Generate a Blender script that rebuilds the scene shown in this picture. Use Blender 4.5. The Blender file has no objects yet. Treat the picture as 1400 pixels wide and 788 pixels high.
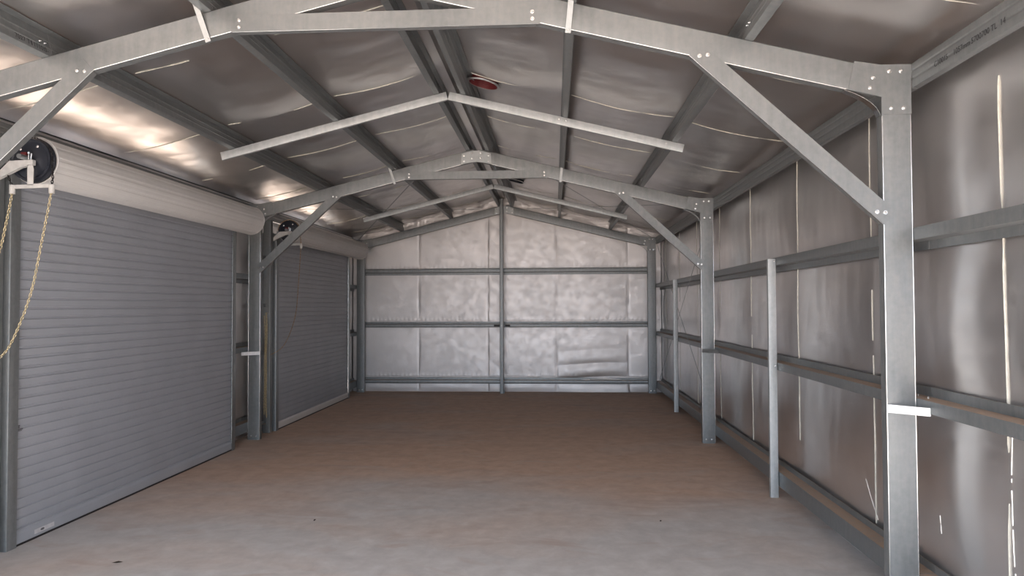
import bpy, bmesh, math, random
from mathutils import Vector, Matrix, noise
random.seed(7)
C = bpy.context.scene.collection
V = Vector

# ------------------------------------------------------------------ measurements (metres)
Y = [-0.86, 3.977, 8.81, 13.768]          # the four portal frames, front to back
A, AW = 2.791, 0.155                      # inner face and depth of the columns
ZK, S = 2.851, 0.2469                     # knee height, roof slope
TH = math.atan(S); CT, SN = math.cos(TH), math.sin(TH)
WX = 3.07                                 # wall foil
YB = 13.96                                # back wall foil
YF = -0.95
VR = 0.157                                # rafter depth measured vertically
VF = 0.322                                # foil above the rafter underside line

def zraf(x, v=0.0): return ZK + S*(A-abs(x)) + v
def zroof(x): return zraf(x, VF)

# ------------------------------------------------------------------ materials
def newmat(name):
    m = bpy.data.materials.new(name); m.use_nodes = True
    nt = m.node_tree; b = nt.nodes['Principled BSDF']
    return m, nt, b
def nd(nt, t, **kw):
    n = nt.nodes.new(t)
    for k, v in kw.items(): setattr(n, k, v)
    return n
def mapping(nt, scale, coord='Object'):
    tc = nd(nt, 'ShaderNodeTexCoord'); mp = nd(nt, 'ShaderNodeMapping')
    mp.inputs['Scale'].default_value = scale
    nt.links.new(tc.outputs[coord], mp.inputs['Vector']); return mp
def noise_tex(nt, mp, scale, detail=4, rough=.55, dist=0):
    n = nd(nt, 'ShaderNodeTexNoise'); n.inputs['Scale'].default_value = scale
    n.inputs['Detail'].default_value = detail; n.inputs['Roughness'].default_value = rough
    n.inputs['Distortion'].default_value = dist
    nt.links.new(mp.outputs['Vector'], n.inputs['Vector']); return n
def ramp(nt, fac, stops):
    r = nd(nt, 'ShaderNodeValToRGB'); e = r.color_ramp.elements
    e[0].position, e[0].color = stops[0][0], (*stops[0][1], 1)
    e[1].position, e[1].color = stops[-1][0], (*stops[-1][1], 1)
    for p, c in stops[1:-1]:
        k = e.new(p); k.color = (*c, 1)
    nt.links.new(fac, r.inputs['Fac']); return r
def g3(v): return (v, v, v)
def maprange(nt, val, a, b, c, d):
    n = nd(nt, 'ShaderNodeMapRange')
    for i, x in enumerate((a, b, c, d)): n.inputs[i+1].default_value = x
    nt.links.new(val, n.inputs[0]); return n
def mixc(nt, fac, a, b):
    n = nd(nt, 'ShaderNodeMix', data_type='RGBA')
    if isinstance(fac, float): n.inputs[0].default_value = fac
    else: nt.links.new(fac, n.inputs[0])
    for sck, v in ((n.inputs[6], a), (n.inputs[7], b)):
        if isinstance(v, tuple): sck.default_value = (*v, 1)
        else: nt.links.new(v, sck)
    return n
def add_bump(nt, b, h, strength, dist, prev=None):
    n = nd(nt, 'ShaderNodeBump'); n.inputs['Strength'].default_value = strength
    n.inputs['Distance'].default_value = dist
    nt.links.new(h, n.inputs['Height'])
    if prev: nt.links.new(prev.outputs[0], n.inputs['Normal'])
    nt.links.new(n.outputs[0], b.inputs['Normal']); return n

def mat_foil(name, stretch=(1, 1, 1), rough=.36, base=.66, wr=.35):
    m, nt, b = newmat(name)
    mp = mapping(nt, (1, 1, 1)); ms = mapping(nt, stretch)
    big = noise_tex(nt, mp, 1.3, 4)
    med = noise_tex(nt, ms, 9, 1, .4, 0)
    col = ramp(nt, big.outputs['Fac'], [(.3, (base*.93, base*.905, base*.90)), (.7, (base*1.03, base*.995, base*.985))])
    nt.links.new(col.outputs[0], b.inputs['Base Color'])
    b.inputs['Metallic'].default_value = .93
    r = maprange(nt, med.outputs['Fac'], .3, .7, rough-.03, rough+.05)
    nt.links.new(r.outputs[0], b.inputs['Roughness'])
    b1 = add_bump(nt, b, med.outputs['Fac'], wr*.45, .008)
    return m
foil_roof = mat_foil('roof_foil', (1, .35, 1), .31, .64, .035)
foil_wall = mat_foil('wall_foil', (1, .45, 1.5), .31, .76, .05)
foil_back = mat_foil('back_wall_foil', (1, 1, 1), .50, .73, .010)

def mat_galv(name='galvanised_steel', base=.255, rough=.42, dust=True):
    m, nt, b = newmat(name)
    mp = mapping(nt, (1, 1, 1)); ms = mapping(nt, (9, 9, 1.2))
    n1 = noise_tex(nt, ms, 3, 5, .6); n2 = noise_tex(nt, mp, 28, 3, .6)
    mx = mixc(nt, .45, n1.outputs['Color'], n2.outputs['Color'])
    bw = nd(nt, 'ShaderNodeRGBToBW'); nt.links.new(mx.outputs[2], bw.inputs[0])
    col = ramp(nt, bw.outputs[0], [(.32, (base*.72, base*.79, base*.81)), (.52, (base*.95, base*1.0, base*1.02)), (.72, (base*1.17, base*1.20, base*1.20))])
    out = col.outputs[0]; met = None
    if dust:
        g = nd(nt, 'ShaderNodeNewGeometry'); sx = nd(nt, 'ShaderNodeSeparateXYZ')
        nt.links.new(g.outputs['True Normal'], sx.inputs[0])
        up = maprange(nt, sx.outputs['Z'], .85, .97, 0, 1)
        nz = ramp(nt, n2.outputs['Fac'], [(.25, g3(.55)), (.6, g3(1))])
        mu = nd(nt, 'ShaderNodeMath', operation='MULTIPLY')
        nt.links.new(up.outputs[0], mu.inputs[0]); nt.links.new(nz.outputs[0], mu.inputs[1])
        mm = mixc(nt, mu.outputs[0], out, (.34, .235, .165)); out = mm.outputs[2]
        met = maprange(nt, mu.outputs[0], 0, 1, .62, .05)
        nt.links.new(met.outputs[0], b.inputs['Metallic'])
    else: b.inputs['Metallic'].default_value = .6
    nt.links.new(out, b.inputs['Base Color'])
    r = maprange(nt, bw.outputs[0], .3, .7, rough-.06, rough+.1)
    nt.links.new(r.outputs[0], b.inputs['Roughness'])
    add_bump(nt, b, n1.outputs['Fac'], .12, .004)
    return m
galv = mat_galv()
galv_light = mat_galv('pale_galvanised_steel', .50, .5, False)
galv_dark = mat_galv('weathered_galvanised_steel', .30, .38, False)

def mat_plain(name, col, rough=.5, metal=0.0, nscale=20, var=.12, bump=0.0):
    m, nt, b = newmat(name)
    mp = mapping(nt, (1, 1, 1)); n = noise_tex(nt, mp, nscale, 4)
    c = ramp(nt, n.outputs['Fac'], [(.3, tuple(x*(1-var) for x in col)), (.7, tuple(min(1, x*(1+var)) for x in col))])
    nt.links.new(c.outputs[0], b.inputs['Base Color'])
    b.inputs['Roughness'].default_value = rough; b.inputs['Metallic'].default_value = metal
    if bump: add_bump(nt, b, n.outputs['Fac'], bump, .004)
    return m
door_paint = mat_plain('grey_door_paint', (.36, .378, .415), .42, 0, 3, .05)
drum_paint = mat_plain('pale_door_paint', (.66, .645, .63), .45, 0, 3, .04)
cream = mat_plain('cream_bracket_paint', (.55, .54, .52), .45)
black = mat_plain('black_plastic', (.018, .021, .030), .35)
rubber = mat_plain('black_rubber', (.02, .017, .018), .6)
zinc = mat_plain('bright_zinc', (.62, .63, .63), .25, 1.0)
white = mat_plain('white_coated_steel', (.86, .87, .88), .45)
chain_m = mat_plain('passivated_chain', (.50, .42, .26), .38, .55, 60, .3)
chain_o = mat_plain('orange_brown_chain', (.42, .27, .14), .45, .4, 60, .3)
red = mat_plain('dark_red_plastic', (.16, .025, .025), .4)
vent_red = mat_plain('red_vent_paint', (.10, .014, .016), .5)
ink = mat_plain('black_ink', (.03, .03, .035), .7)
stamp_m = mat_plain('faded_grey_ink', (.12, .12, .13), .7)
sticker = mat_plain('pale_sticker', (.62, .61, .62), .5)
seam_m = mat_plain('cut_foil_edge', (.66, .65, .57), .5, 0, 30, .15)
bright_foil = mat_plain('crease_highlight', (.95, .94, .90), .25, .4, 30, .05)
leaf_m = mat_plain('dry_leaf', (.07, .045, .03), .7)
grit_m = mat_plain('dark_grit', (.05, .04, .035), .8)

def mat_floor():
    m, nt, b = newmat('dusty_concrete')
    mp = mapping(nt, (1, 1, 1)); ms = mapping(nt, (.45, 1.1, 1))
    n1 = noise_tex(nt, ms, .8, 6, .55, .6); n2 = noise_tex(nt, mp, 6, 6, .65, .3); n3 = noise_tex(nt, mp, 90, 3, .6)
    n4 = noise_tex(nt, ms, 2.1, 5, .6, 1.2)
    # red-brown dust lies thickest in the inner bays, the slab shows through by the entrance
    tc = nd(nt, 'ShaderNodeTexCoord'); sx = nd(nt, 'ShaderNodeSeparateXYZ'); nt.links.new(tc.outputs['Object'], sx.inputs[0])
    yy = maprange(nt, sx.outputs['Y'], 5.0, 7.6, 0, 1)
    a = nd(nt, 'ShaderNodeMath', operation='MULTIPLY_ADD'); nt.links.new(n1.outputs['Fac'], a.inputs[0]); a.inputs[1].default_value = 2.2
    a.inputs[2].default_value = -1.1
    s = nd(nt, 'ShaderNodeMath', operation='ADD', use_clamp=True)
    nt.links.new(a.outputs[0], s.inputs[0]); nt.links.new(yy.outputs[0], s.inputs[1])
    slab = ramp(nt, n2.outputs['Fac'], [(.28, (.42, .405, .40)), (.5, (.49, .47, .46)), (.72, (.56, .545, .54))])
    dust = ramp(nt, n2.outputs['Fac'], [(.28, (.48, .335, .25)), (.5, (.56, .40, .305)), (.75, (.64, .475, .37))])
    mx = mixc(nt, s.outputs[0], slab.outputs[0], dust.outputs[0])
    pk = ramp(nt, n4.outputs['Fac'], [(.55, g3(0)), (.72, g3(.55))])
    mx2 = mixc(nt, pk.outputs[0], mx.outputs[2], (.40, .29, .24))
    lt = noise_tex(nt, ms, 3.3, 6, .7, 1.5)
    pl_ = ramp(nt, lt.outputs['Fac'], [(.56, g3(0)), (.72, g3(.5))])
    mx3 = mixc(nt, pl_.outputs[0], mx2.outputs[2], (.50, .48, .46))
    nt.links.new(mx3.outputs[2], b.inputs['Base Color'])
    b.inputs['Roughness'].default_value = .68
    b1 = add_bump(nt, b, n2.outputs['Fac'], .012, .01)
    add_bump(nt, b, n3.outputs['Fac'], .08, .002, b1)
    return m
floor_m = mat_floor()
soil_m = mat_plain('pale_soil', (.38, .29, .225), .9, 0, 2, .2)

# ------------------------------------------------------------------ mesh helpers
def obj(name, bm, m, parent=None, smooth=None):
    me = bpy.data.meshes.new(name)
    bmesh.ops.recalc_face_normals(bm, faces=bm.faces)
    bm.to_mesh(me); bm.free()
    if smooth:
        me.shade_smooth(); me.set_sharp_from_angle(angle=math.radians(smooth))
    me.materials.append(m)
    o = bpy.data.objects.new(name, me); C.objects.link(o)
    if parent:
        o.parent = parent
        o.matrix_parent_inverse = Matrix.Translation(-parent.location)
    return o
def tag(o, label=None, cat=None, group=None, kind=None):
    if label: o['label'] = label
    if cat: o['category'] = cat; o['kind'] = 'thing'
    if group: o['group'] = group
    if kind: o['kind'] = kind
    return o
def thing(name, loc, label, cat, group=None):
    o = bpy.data.objects.new(name, None); C.objects.link(o); o.location = loc; o.empty_display_size = .1
    return tag(o, label, cat, group)
def struct(name, bm, m, parent=None, smooth=None):
    o = obj(name, bm, m, parent, smooth)
    if not parent: o['kind'] = 'structure'
    return o

def prism(bm, prof, O, P, Q, L, l0, l1):
    O, P, Q, L = V(O), V(P), V(Q), V(L)
    rings = []
    for l in (l0, l1):
        rings.append([bm.verts.new(O+P*p+Q*q+L*l) for p, q in prof])
    n = len(prof)
    for i in range(n):
        j = (i+1) % n
        bm.faces.new((rings[0][i], rings[0][j], rings[1][j], rings[1][i]))
    bm.faces.new(rings[0][::-1]); bm.faces.new(rings[1])

def sheet_profile(path, t=.0024, r=.006, seg=3):
    """a bent metal strip following path (2D), rounded at its bends"""
    pts = [V((p[0], p[1])) for p in path]
    cl = [pts[0]]
    for i in range(1, len(pts)-1):
        a, b, c = pts[i-1], pts[i], pts[i+1]
        d1 = (a-b).normalized(); d2 = (c-b).normalized()
        ang = d1.angle(d2)
        if ang > math.radians(170): cl.append(b); continue
        k = min(r/math.tan(ang/2), (a-b).length*.45, (c-b).length*.45)
        p0, p1 = b+d1*k, b+d2*k
        for s in range(seg+1):
            u = s/seg
            cl.append(p0*(1-u)**2 + b*2*u*(1-u) + p1*u*u)
    cl.append(pts[-1])
    L_, R_ = [], []
    for i, p in enumerate(cl):
        d = (cl[min(i+1, len(cl)-1)]-cl[max(i-1, 0)]).normalized()
        n = V((-d.y, d.x))
        L_.append(p+n*t/2); R_.append(p-n*t/2)
    return [tuple(q) for q in L_]+[tuple(q) for q in reversed(R_)]
def cpath(w, f, lip): return [(f, lip), (f, 0), (0, 0), (0, w), (f, w), (f, w-lip)]
def zpath(w, f, lip): return [(f, lip), (f, 0), (0, 0), (0, w), (-f, w), (-f, w-lip)]

def box(bm, a, b):
    (x0, y0, z0), (x1, y1, z1) = a, b
    v = [bm.verts.new(p) for p in ((x0, y0, z0), (x1, y0, z0), (x1, y1, z0), (x0, y1, z0), (x0, y0, z1), (x1, y0, z1), (x1, y1, z1), (x0, y1, z1))]
    for f in ((0, 3, 2, 1), (4, 5, 6, 7), (0, 1, 5, 4), (1, 2, 6, 5), (2, 3, 7, 6), (3, 0, 4, 7)):
        bm.faces.new([v[i] for i in f])
def plate(bm, poly, y0, y1):            # polygon in X,Z extruded along Y
    prism(bm, poly, (0, 0, 0), (1, 0, 0), (0, 0, 1), (0, 1, 0), y0, y1)
def tube(bm, pts, r, seg=8, closed=False):
    pts = [V(p) for p in pts]; n = len(pts); rings = []
    up = V((0, 0, 1)); last = None
    for i, p in enumerate(pts):
        if closed: d = (pts[(i+1) % n]-pts[i-1]).normalized()
        else: d = (pts[min(i+1, n-1)]-pts[max(i-1, 0)]).normalized()
        if last is None:
            a = d.cross(up if abs(d.dot(up)) < .9 else V((1, 0, 0))).normalized()
        else:
            a = (last-d*last.dot(d)).normalized()
        last = a; b = d.cross(a)
        rings.append([bm.verts.new(p+(a*math.cos(2*math.pi*k/seg)+b*math.sin(2*math.pi*k/seg))*r) for k in range(seg)])
    m = n if closed else n-1
    for i in range(m):
        A_, B_ = rings[i], rings[(i+1) % n]
        for k in range(seg): bm.faces.new((A_[k], A_[(k+1) % seg], B_[(k+1) % seg], B_[k]))
    if not closed: bm.faces.new(rings[0][::-1]); bm.faces.new(rings[-1])
def lathe(bm, prof, O, axis, seg=24):   # prof = [(dist along axis, radius)]
    O, ax = V(O), V(axis).normalized()
    a = ax.cross(V((0, 0, 1)) if abs(ax.z) < .9 else V((1, 0, 0))).normalized(); b = ax.cross(a)
    rings = []
    for h, r in prof:
        if r <= 1e-6: rings.append([bm.verts.new(O+ax*h)])
        else: rings.append([bm.verts.new(O+ax*h+(a*math.cos(2*math.pi*k/seg)+b*math.sin(2*math.pi*k/seg))*r) for k in range(seg)])
    for i in range(len(rings)-1):
        A_, B_ = rings[i], rings[i+1]
        for k in range(seg):
            k2 = (k+1) % seg
            if len(A_) == 1 and len(B_) == 1: continue
            if len(A_) == 1: bm.faces.new((A_[0], B_[k], B_[k2]))
            elif len(B_) == 1: bm.faces.new((A_[k], A_[k2], B_[0]))
            else: bm.faces.new((A_[k], A_[k2], B_[k2], B_[k]))

# one bolt mesh: washer, hexagon head, domed top, pointing to -Y
def bolt_mesh(r=.012):
    bm = bmesh.new()
    lathe(bm, [(0, 0), (0, r), (.002, r), (.0028, r*.92), (.0028, 0)], (0, 0, 0), (0, -1, 0), 16)
    lathe(bm, [(.0028, 0), (.0028, r*.62), (.0085, r*.62), (.0105, r*.5), (.0115, 0)], (0, 0, 0), (0, -1, 0), 6)
    bmesh.ops.recalc_face_normals(bm, faces=bm.faces)
    me = bpy.data.meshes.new('bolt'); bm.to_mesh(me); bm.free(); me.materials.append(zinc); return me
BOLT = bolt_mesh(.012); SCREW = bolt_mesh(.0065)
def bolt(parent, x, y, z, me=None, rot=None, name='bolt'):
    o = bpy.data.objects.new(name, me or BOLT); C.objects.link(o)
    o.location = (x, y, z); o.parent = parent
    o.matrix_parent_inverse = Matrix.Translation(-parent.location)
    if rot: o.rotation_euler = rot
    return o

SIDE = {-1: 'left', 1: 'right'}
FRAME = {0: 'frame above the entrance', 1: 'nearest portal frame', 2: 'middle portal frame', 3: 'end wall frame'}

# ------------------------------------------------------------------ columns
COLLAB = {(1, 1): 'wide galvanised steel column closest to the camera on the right',
          (2, 1): 'galvanised column at the right end of the middle portal frame',
          (3, 1): 'galvanised column in the far right corner beside the end wall',
          (1, -1): 'galvanised column at the left end of the nearest portal frame',
          (2, -1): 'galvanised column standing between the two roller doors',
          (3, -1): 'galvanised column in the far left corner beyond the second roller door'}
cprof = sheet_profile(cpath(AW, .065, .018), .003, .007)
ZC = 2.83
for f in (1, 2, 3):
    for s in (-1, 1):
        root = thing('steel_column', (s*(A+AW/2), Y[f]+.03, 0), COLLAB[(f, s)], 'steel column', 'columns of the portal frames')
        bm = bmesh.new()
        prism(bm, cprof, (s*A, Y[f], 0), (0, 1, 0), (s, 0, 0), (0, 0, 1), .004, ZC)
        obj('channel', bm, galv, root, 40)
        if f < 3:
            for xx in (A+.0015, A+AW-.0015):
                bm = bmesh.new(); tube(bm, [(s*xx, Y[f]+.0012, .006), (s*xx, Y[f]+.0012, 2.745)], .0034, 8); obj('edge_highlight', bm, zinc, root, 60)  # highlights along the column bends, added as thin bright tubes
        bm = bmesh.new()   # base cleat cast to the slab
        box(bm, (s*A+s*.01 if s > 0 else -A-AW+.01, Y[f]+.008, 0), (s*A+s*(AW-.01) if s > 0 else -A-.01, Y[f]+.06, .004))
        box(bm, (s*(A+.012) if s > 0 else -(A+AW-.012), Y[f]+.004, .004), (s*(A+AW-.012) if s > 0 else -(A+.012), Y[f]+.009, .11))
        obj('base_cleat', bm, galv_light, root)
        for dx in (.045, .11): bolt(root, s*(A+dx), Y[f]-.0015, .05)

# ------------------------------------------------------------------ rafters
RAFLAB = {1: 'sloping galvanised rafter of the nearest portal frame, %s half',
          2: 'sloping galvanised rafter of the middle portal frame, %s half',
          3: 'sloping galvanised rafter along the end wall, %s half'}
rprof = sheet_profile(cpath(VR*CT, .065, .018), .003, .007)
for f in (1, 2, 3):
    for s in (-1, 1):
        root = thing('steel_rafter', (s*1.4, Y[f]+.03, zraf(1.4)), RAFLAB[f] % SIDE[s], 'rafter', 'rafters of the portal frames')
        bm = bmesh.new()
        e = V((s*CT, 0, -SN)); n = V((s*SN, 0, CT)); O = V((0, Y[f], zraf(0)))
        L1 = 2.755/CT
        prism(bm, rprof, O, (0, 1, 0), n, e, .0, L1)
        # mitre at the ridge: keep only this side of the centre plane
        bmesh.ops.bisect_plane(bm, geom=bm.verts[:]+bm.edges[:]+bm.faces[:], plane_co=(s*.003, 0, 0), plane_no=(-s, 0, 0), clear_outer=True)
        obj('channel', bm, galv, root, 40)
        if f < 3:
            bm = bmesh.new(); tube(bm, [O+e*(.2)+n*.0012+V((0, .0012, 0)), O+e*(2.60/CT)+n*.0012+V((0, .0012, 0))], .0034, 8); obj('edge_highlight', bm, zinc, root, 60)  # highlight on the rafter's lower bend, shaped as a bright tube

# ------------------------------------------------------------------ haunch plates at the knees
HLAB = {(1, 1): 'bolted haunch plate joining rafter and column nearest the camera, top right',
        (2, 1): 'bolted haunch plate at the right knee of the middle portal frame',
        (3, 1): 'haunch plate at the far right corner of the end wall frame',
        (1, -1): 'bolted haunch plate at the left knee of the nearest portal frame',
        (2, -1): 'haunch plate at the left knee of the middle frame, beside the roller drum end',
        (3, -1): 'haunch plate in the far left corner above the second roller drum'}
for f in (1, 2, 3):
    for s in (-1, 1):
        root = thing('haunch_plate', (s*A, Y[f], ZK), HLAB[(f, s)], 'bracket', 'haunch plates of the portal frames')
        poly = [(s*x, z) for x, z in ((2.645, 3.052), (2.79, 3.028), (3.043, 3.028), (3.043, 2.957), (2.948, 2.957), (2.948, 2.751), (2.788, 2.751), (2.788, 2.848), (2.611, zraf(2.611)+.004))]
        if s < 0: poly = poly[::-1]
        bm = bmesh.new(); plate(bm, poly, Y[f]-.0060, Y[f]-.0022)
        if f == 2 and s < 0: pass
        obj('plate', bm, galv, root)
        bm = bmesh.new()       # curved inner lip
        arc = []
        for k in range(9):
            u = k/8; p0, p1, p2 = V((2.59, zraf(2.59)-.006)), V((2.765, 2.830)), V((2.782, 2.745))
            q = p0*(1-u)**2+p1*2*u*(1-u)+p2*u*u; arc.append((q.x*s, q.y))
        for k in range(8):
            (xa, za), (xb, zb) = arc[k], arc[k+1]
            vs = [bm.verts.new(p) for p in ((xa, Y[f]-.006, za), (xb, Y[f]-.006, zb), (xb, Y[f]+.045, zb), (xa, Y[f]+.045, za))]
            bm.faces.new(vs)
        bmesh.ops.remove_doubles(bm, verts=bm.verts[:], dist=1e-5)
        bmesh.ops.solidify(bm, geom=bm.faces[:], thickness=.003)
        obj('lip', bm, zinc if f == 1 else galv_light, root, 60)
        for x, z in ((2.832, 2.99), (2.894, 2.99), (2.744, 2.957), (2.728, 2.90), (2.839, 2.785), (2.905, 2.785)):
            bolt(root, s*x, Y[f]-.0060, z)

# ------------------------------------------------------------------ apex plates
ALAB = {1: 'bolted apex plate joining the rafters of the nearest portal frame', 2: 'bolted apex plate at the peak of the middle portal frame',
        3: 'bolted apex plate at the peak of the end wall behind the gable mullion'}
for f in (1, 2, 3):
    root = thing('apex_plate', (0, Y[f], zraf(0)), ALAB[f], 'bracket', 'apex plates of the portal frames')
    h = .137
    poly = [(-.19, zraf(.19)+.004), (-.08, zraf(.09)-.0), (0, zraf(0)-.014), (.08, zraf(.09)), (.19, zraf(.19)+.004), (.185, zraf(.19)+h), (.05, zraf(.05)+h+.004), (-.05, zraf(.05)+h+.004), (-.185, zraf(.19)+h)]
    bm = bmesh.new(); plate(bm, poly, Y[f]-.0060, Y[f]-.0022); obj('plate', bm, galv_light, root)
    for s in (-1, 1):
        for x, v in ((.155, .035), (.155, .105), (.055, .045), (.055, .11)):
            bolt(root, s*x, Y[f]-.006, zraf(x)+v)

# ------------------------------------------------------------------ knee braces
KLAB = {(1, 1): 'diagonal knee brace of the nearest frame, right side, long and grey',
        (1, -1): 'diagonal knee brace of the nearest frame, left, in front of the chain wheel',
        (2, 1): 'diagonal knee brace of the middle frame on the right',
        (2, -1): 'diagonal knee brace of the middle frame, left, crossing the second roller door'}
for f in (1, 2):
    for s in (-1, 1):
        p0, p1 = V((s*2.791, 0, 2.140)), V((s*1.742, 0, 3.108))
        d = (p1-p0).normalized(); n = V((s*d.z*1.0, 0, -s*d.x)) if False else V((-d.z, 0, d.x))
        if n.z < 0: n = -n
        L = (p1-p0).length; yw = Y[f]-.0028
        root = thing('knee_brace', ((p0.x+p1.x)/2, Y[f], (p0.z+p1.z)/2), KLAB[(f, s)], 'brace', 'diagonal knee braces')
        bm = bmesh.new()
        O = V((p0.x, yw, p0.z))
        web = [(0, .0), (L, .0), (L, .098), (0, .098)]
        prism(bm, web, O, d, n, (0, 1, 0), -.0015, .001)
        # flanges are notched clear of column and rafter
        for q0, l0, l1 in ((.0, .012, L-.012), (.0955, .16, L-.165)):
            prism(bm, [(l0, q0), (l1, q0), (l1, q0+.0025), (l0, q0+.0025)], O, d, n, (0, 1, 0), .001, .0285 if (q0 == 0 and False) else .048)
            a, b = (q0, q0+.014) if q0 == 0 else (q0-.0115, q0+.0025)
            prism(bm, [(l0, a), (l1, a), (l1, b), (l0, b)], O, d, n, (0, 1, 0), .0465, .049)
        obj('channel', bm, galv, root)
        bm = bmesh.new()      # highlight of the lower edge, put in as a bright tube
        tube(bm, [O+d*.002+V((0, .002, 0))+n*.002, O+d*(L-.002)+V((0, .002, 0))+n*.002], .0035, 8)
        obj('edge_highlight', bm, zinc, root, 60)
        for l, q in ((.04, .055), (.075, .028)):
            c = O+d*l+n*q; bolt(root, c.x, yw-.0015, c.z)
        for l, q in ((L-.045, .035), (L-.075, .07)):
            c = O+d*l+n*q; bolt(root, c.x, yw-.0015, c.z)

# ------------------------------------------------------------------ collar ties
for f in (1, 2):
    root = thing('collar_tie', (0, Y[f], 3.31), {1: 'horizontal steel collar tie cut by the top of the photo', 2: 'horizontal steel collar tie under the peak of the middle frame'}[f], 'tie beam', 'collar ties of the portal frames')
    z0, z1, yw = 3.312, 3.411, Y[f]-.0028
    bm = bmesh.new()
    box(bm, (-.905, yw-.0015, z0), (.905, yw+.001, z1))
    box(bm, (-.88, yw+.001, z0), (.88, yw+.048, z0+.0025))
    box(bm, (-.40, yw+.001, z1-.0025), (.40, yw+.048, z1))
    box(bm, (-.88, yw+.0455, z0), (.88, yw+.048, z0+.014))
    obj('channel', bm, galv, root)
    bm = bmesh.new(); tube(bm, [(-.9, yw+.002, z0+.002), (.9, yw+.002, z0+.002)], .0035); obj('edge_highlight', bm, zinc, root, 60)  # bright tube standing in for the highlight on the tie's lower edge
    for s in (-1, 1):
        for z in (z0+.03, z0+.07): bolt(root, s*.86, yw-.0015, z)

# ------------------------------------------------------------------ fly braces beside the rafters
FLAB = {(1, -1): 'short bright fly brace strap over the nearest rafter, left of the collar tie',
        (1, 1): 'short flat fly brace strap hanging over the nearest rafter, right of centre',
        (2, -1): 'short dark fly brace on the middle frame left of its collar tie',
        (2, 1): 'short dark fly brace on the middle frame right of its collar tie'}
for f in (1, 2):
    for s in (-1, 1):
        xb = -1.045 if s < 0 else 1.063; xt = -1.11 if s < 0 else 1.085
        yb, yt = Y[f]-.007, Y[f]-.035
        a, b = V((xb, yb, zraf(xb)-.015)), V((xt, yt, zraf(1.05)+.200))
        root = thing('fly_brace', a, FLAB[(f, s)], 'strap', 'fly braces on the rafters')
        d = (b-a).normalized(); w = V((0, 1, 0)).cross(d).normalized(); nn = d.cross(w)
        bm = bmesh.new(); L = (b-a).length
        prism(bm, [(-.016, -.0015), (.016, -.0015), (.016, .0015), (-.016, .0015)], a, w, nn, d, -.01, L)
        obj('strap', bm, galv_light if f == 1 else galv_dark, root)
        bolt(root, a.x, a.y-.003, a.z+.008, SCREW)

# ------------------------------------------------------------------ purlins
zp = sheet_profile(zpath(.148, .05, .014), .0024, .005)
BAY = ['bay nearest the camera', 'middle bay', 'far bay']
# (x of the web corner, side of the roof, flange direction)
PUR = [(-2.02, -1, 1, 'left slope, lower'), (-1.03, -1, 1, 'left slope, upper'), (-.081, -1, 1, 'just left of the ridge'),
       (.168, 1, -1, 'just right of the ridge'), (1.06, 1, 1, 'right slope, upper'), (2.05, 1, 1, 'right slope, lower')]
PURL = {}
for xc, s, fd, where in PUR:
    for bay in range(3):
        y0 = Y[bay]+.03 if bay else YF+.01
        y1 = Y[bay+1]+.028 if bay < 2 else YB-.03
        e = V((s*CT, 0, -SN)); n = V((s*SN, 0, CT))
        O = V((xc, 0, zraf(xc)+VR+.0018))
        root = thing('roof_purlin', (xc, (y0+y1)/2, O.z), 'thin galvanised roof purlin, %s, over the %s' % (where, BAY[bay]), 'purlin', 'roof purlins')
        bm = bmesh.new()
        # ribbed web: two shallow stiffening ribs
        w, fl, lp = .148, .05, .014
        path = [(fl, lp), (fl, 0), (0, 0), (0, .045), (-.004, .05), (-.004, .055), (0, .06), (0, .09), (-.004, .095), (-.004, .10), (0, .105), (0, w), (-fl*.9, w)]
        prism(bm, sheet_profile(path, .0024, .004, 2), O, e*fd, n, (0, 1, 0), y0, y1)
        obj('section', bm, galv, root, 30)
        if bay < 2:
            for dy in (-.05, -.09):
                q = O+n*.07+V((0, y1+dy, 0))-e*fd*.003
                bolt(root, q.x, q.y, q.z, SCREW, (0, 0, math.radians(-90) if (-e*fd).x < 0 else math.radians(90)), 'screw')
        PURL[(xc, bay)] = root
# eave purlins outside the column line
for s in (-1, 1):
    for bay in range(3):
        y0 = Y[bay]+.002 if bay else YF+.01
        y1 = Y[bay+1]-.010
        root = thing('eave_purlin', (s*2.96, (y0+y1)/2, 2.90), 'galvanised eave purlin along the top of the %s wall, %s' % (SIDE[s], BAY[bay]), 'purlin', 'eave purlins')
        bm = bmesh.new()
        path = [(.045, .012), (.045, 0), (0, 0), (0, .04), (.004, .046), (.004, .054), (0, .06), (0, .085), (.004, .09), (.004, .097), (0, .102), (0, .135), (.045, .135)]
        prism(bm, sheet_profile(path, .0024, .005, 2), (s*3.0, 0, 2.895) if False else (s*2.952, 0, 2.895), (s, 0, 0), (0, 0, 1), (0, 1, 0), y0, y1)
        o = obj('section', bm, galv, root, 30)
        PURL[('e', s, bay)] = root

# ink lettering on purlins, as the photo shows it
def lettering(txt, size, M_, m, parent, name='printed_text'):
    cu = bpy.data.curves.new(name, 'FONT'); cu.body = txt; cu.size = size; cu.extrude = .0003
    tmp = bpy.data.objects.new(name, cu); C.objects.link(tmp)
    dg = bpy.context.evaluated_depsgraph_get(); me = bpy.data.meshes.new_from_object(tmp.evaluated_get(dg))
    C.objects.unlink(tmp); bpy.data.objects.remove(tmp)
    me.materials.clear(); me.materials.append(m)
    me.transform(M_)
    o = bpy.data.objects.new(name, me); C.objects.link(o); o.parent = parent
    o.matrix_parent_inverse = Matrix.Translation(-parent.location); return o
def frame_mat(o, ux, uy):
    ux, uy = V(ux).normalized(), V(uy).normalized(); uz = ux.cross(uy)
    return Matrix(((ux.x, uy.x, uz.x, o[0]), (ux.y, uy.y, uz.y, o[1]), (ux.z, uy.z, uz.z, o[2]), (0, 0, 0, 1)))
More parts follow.
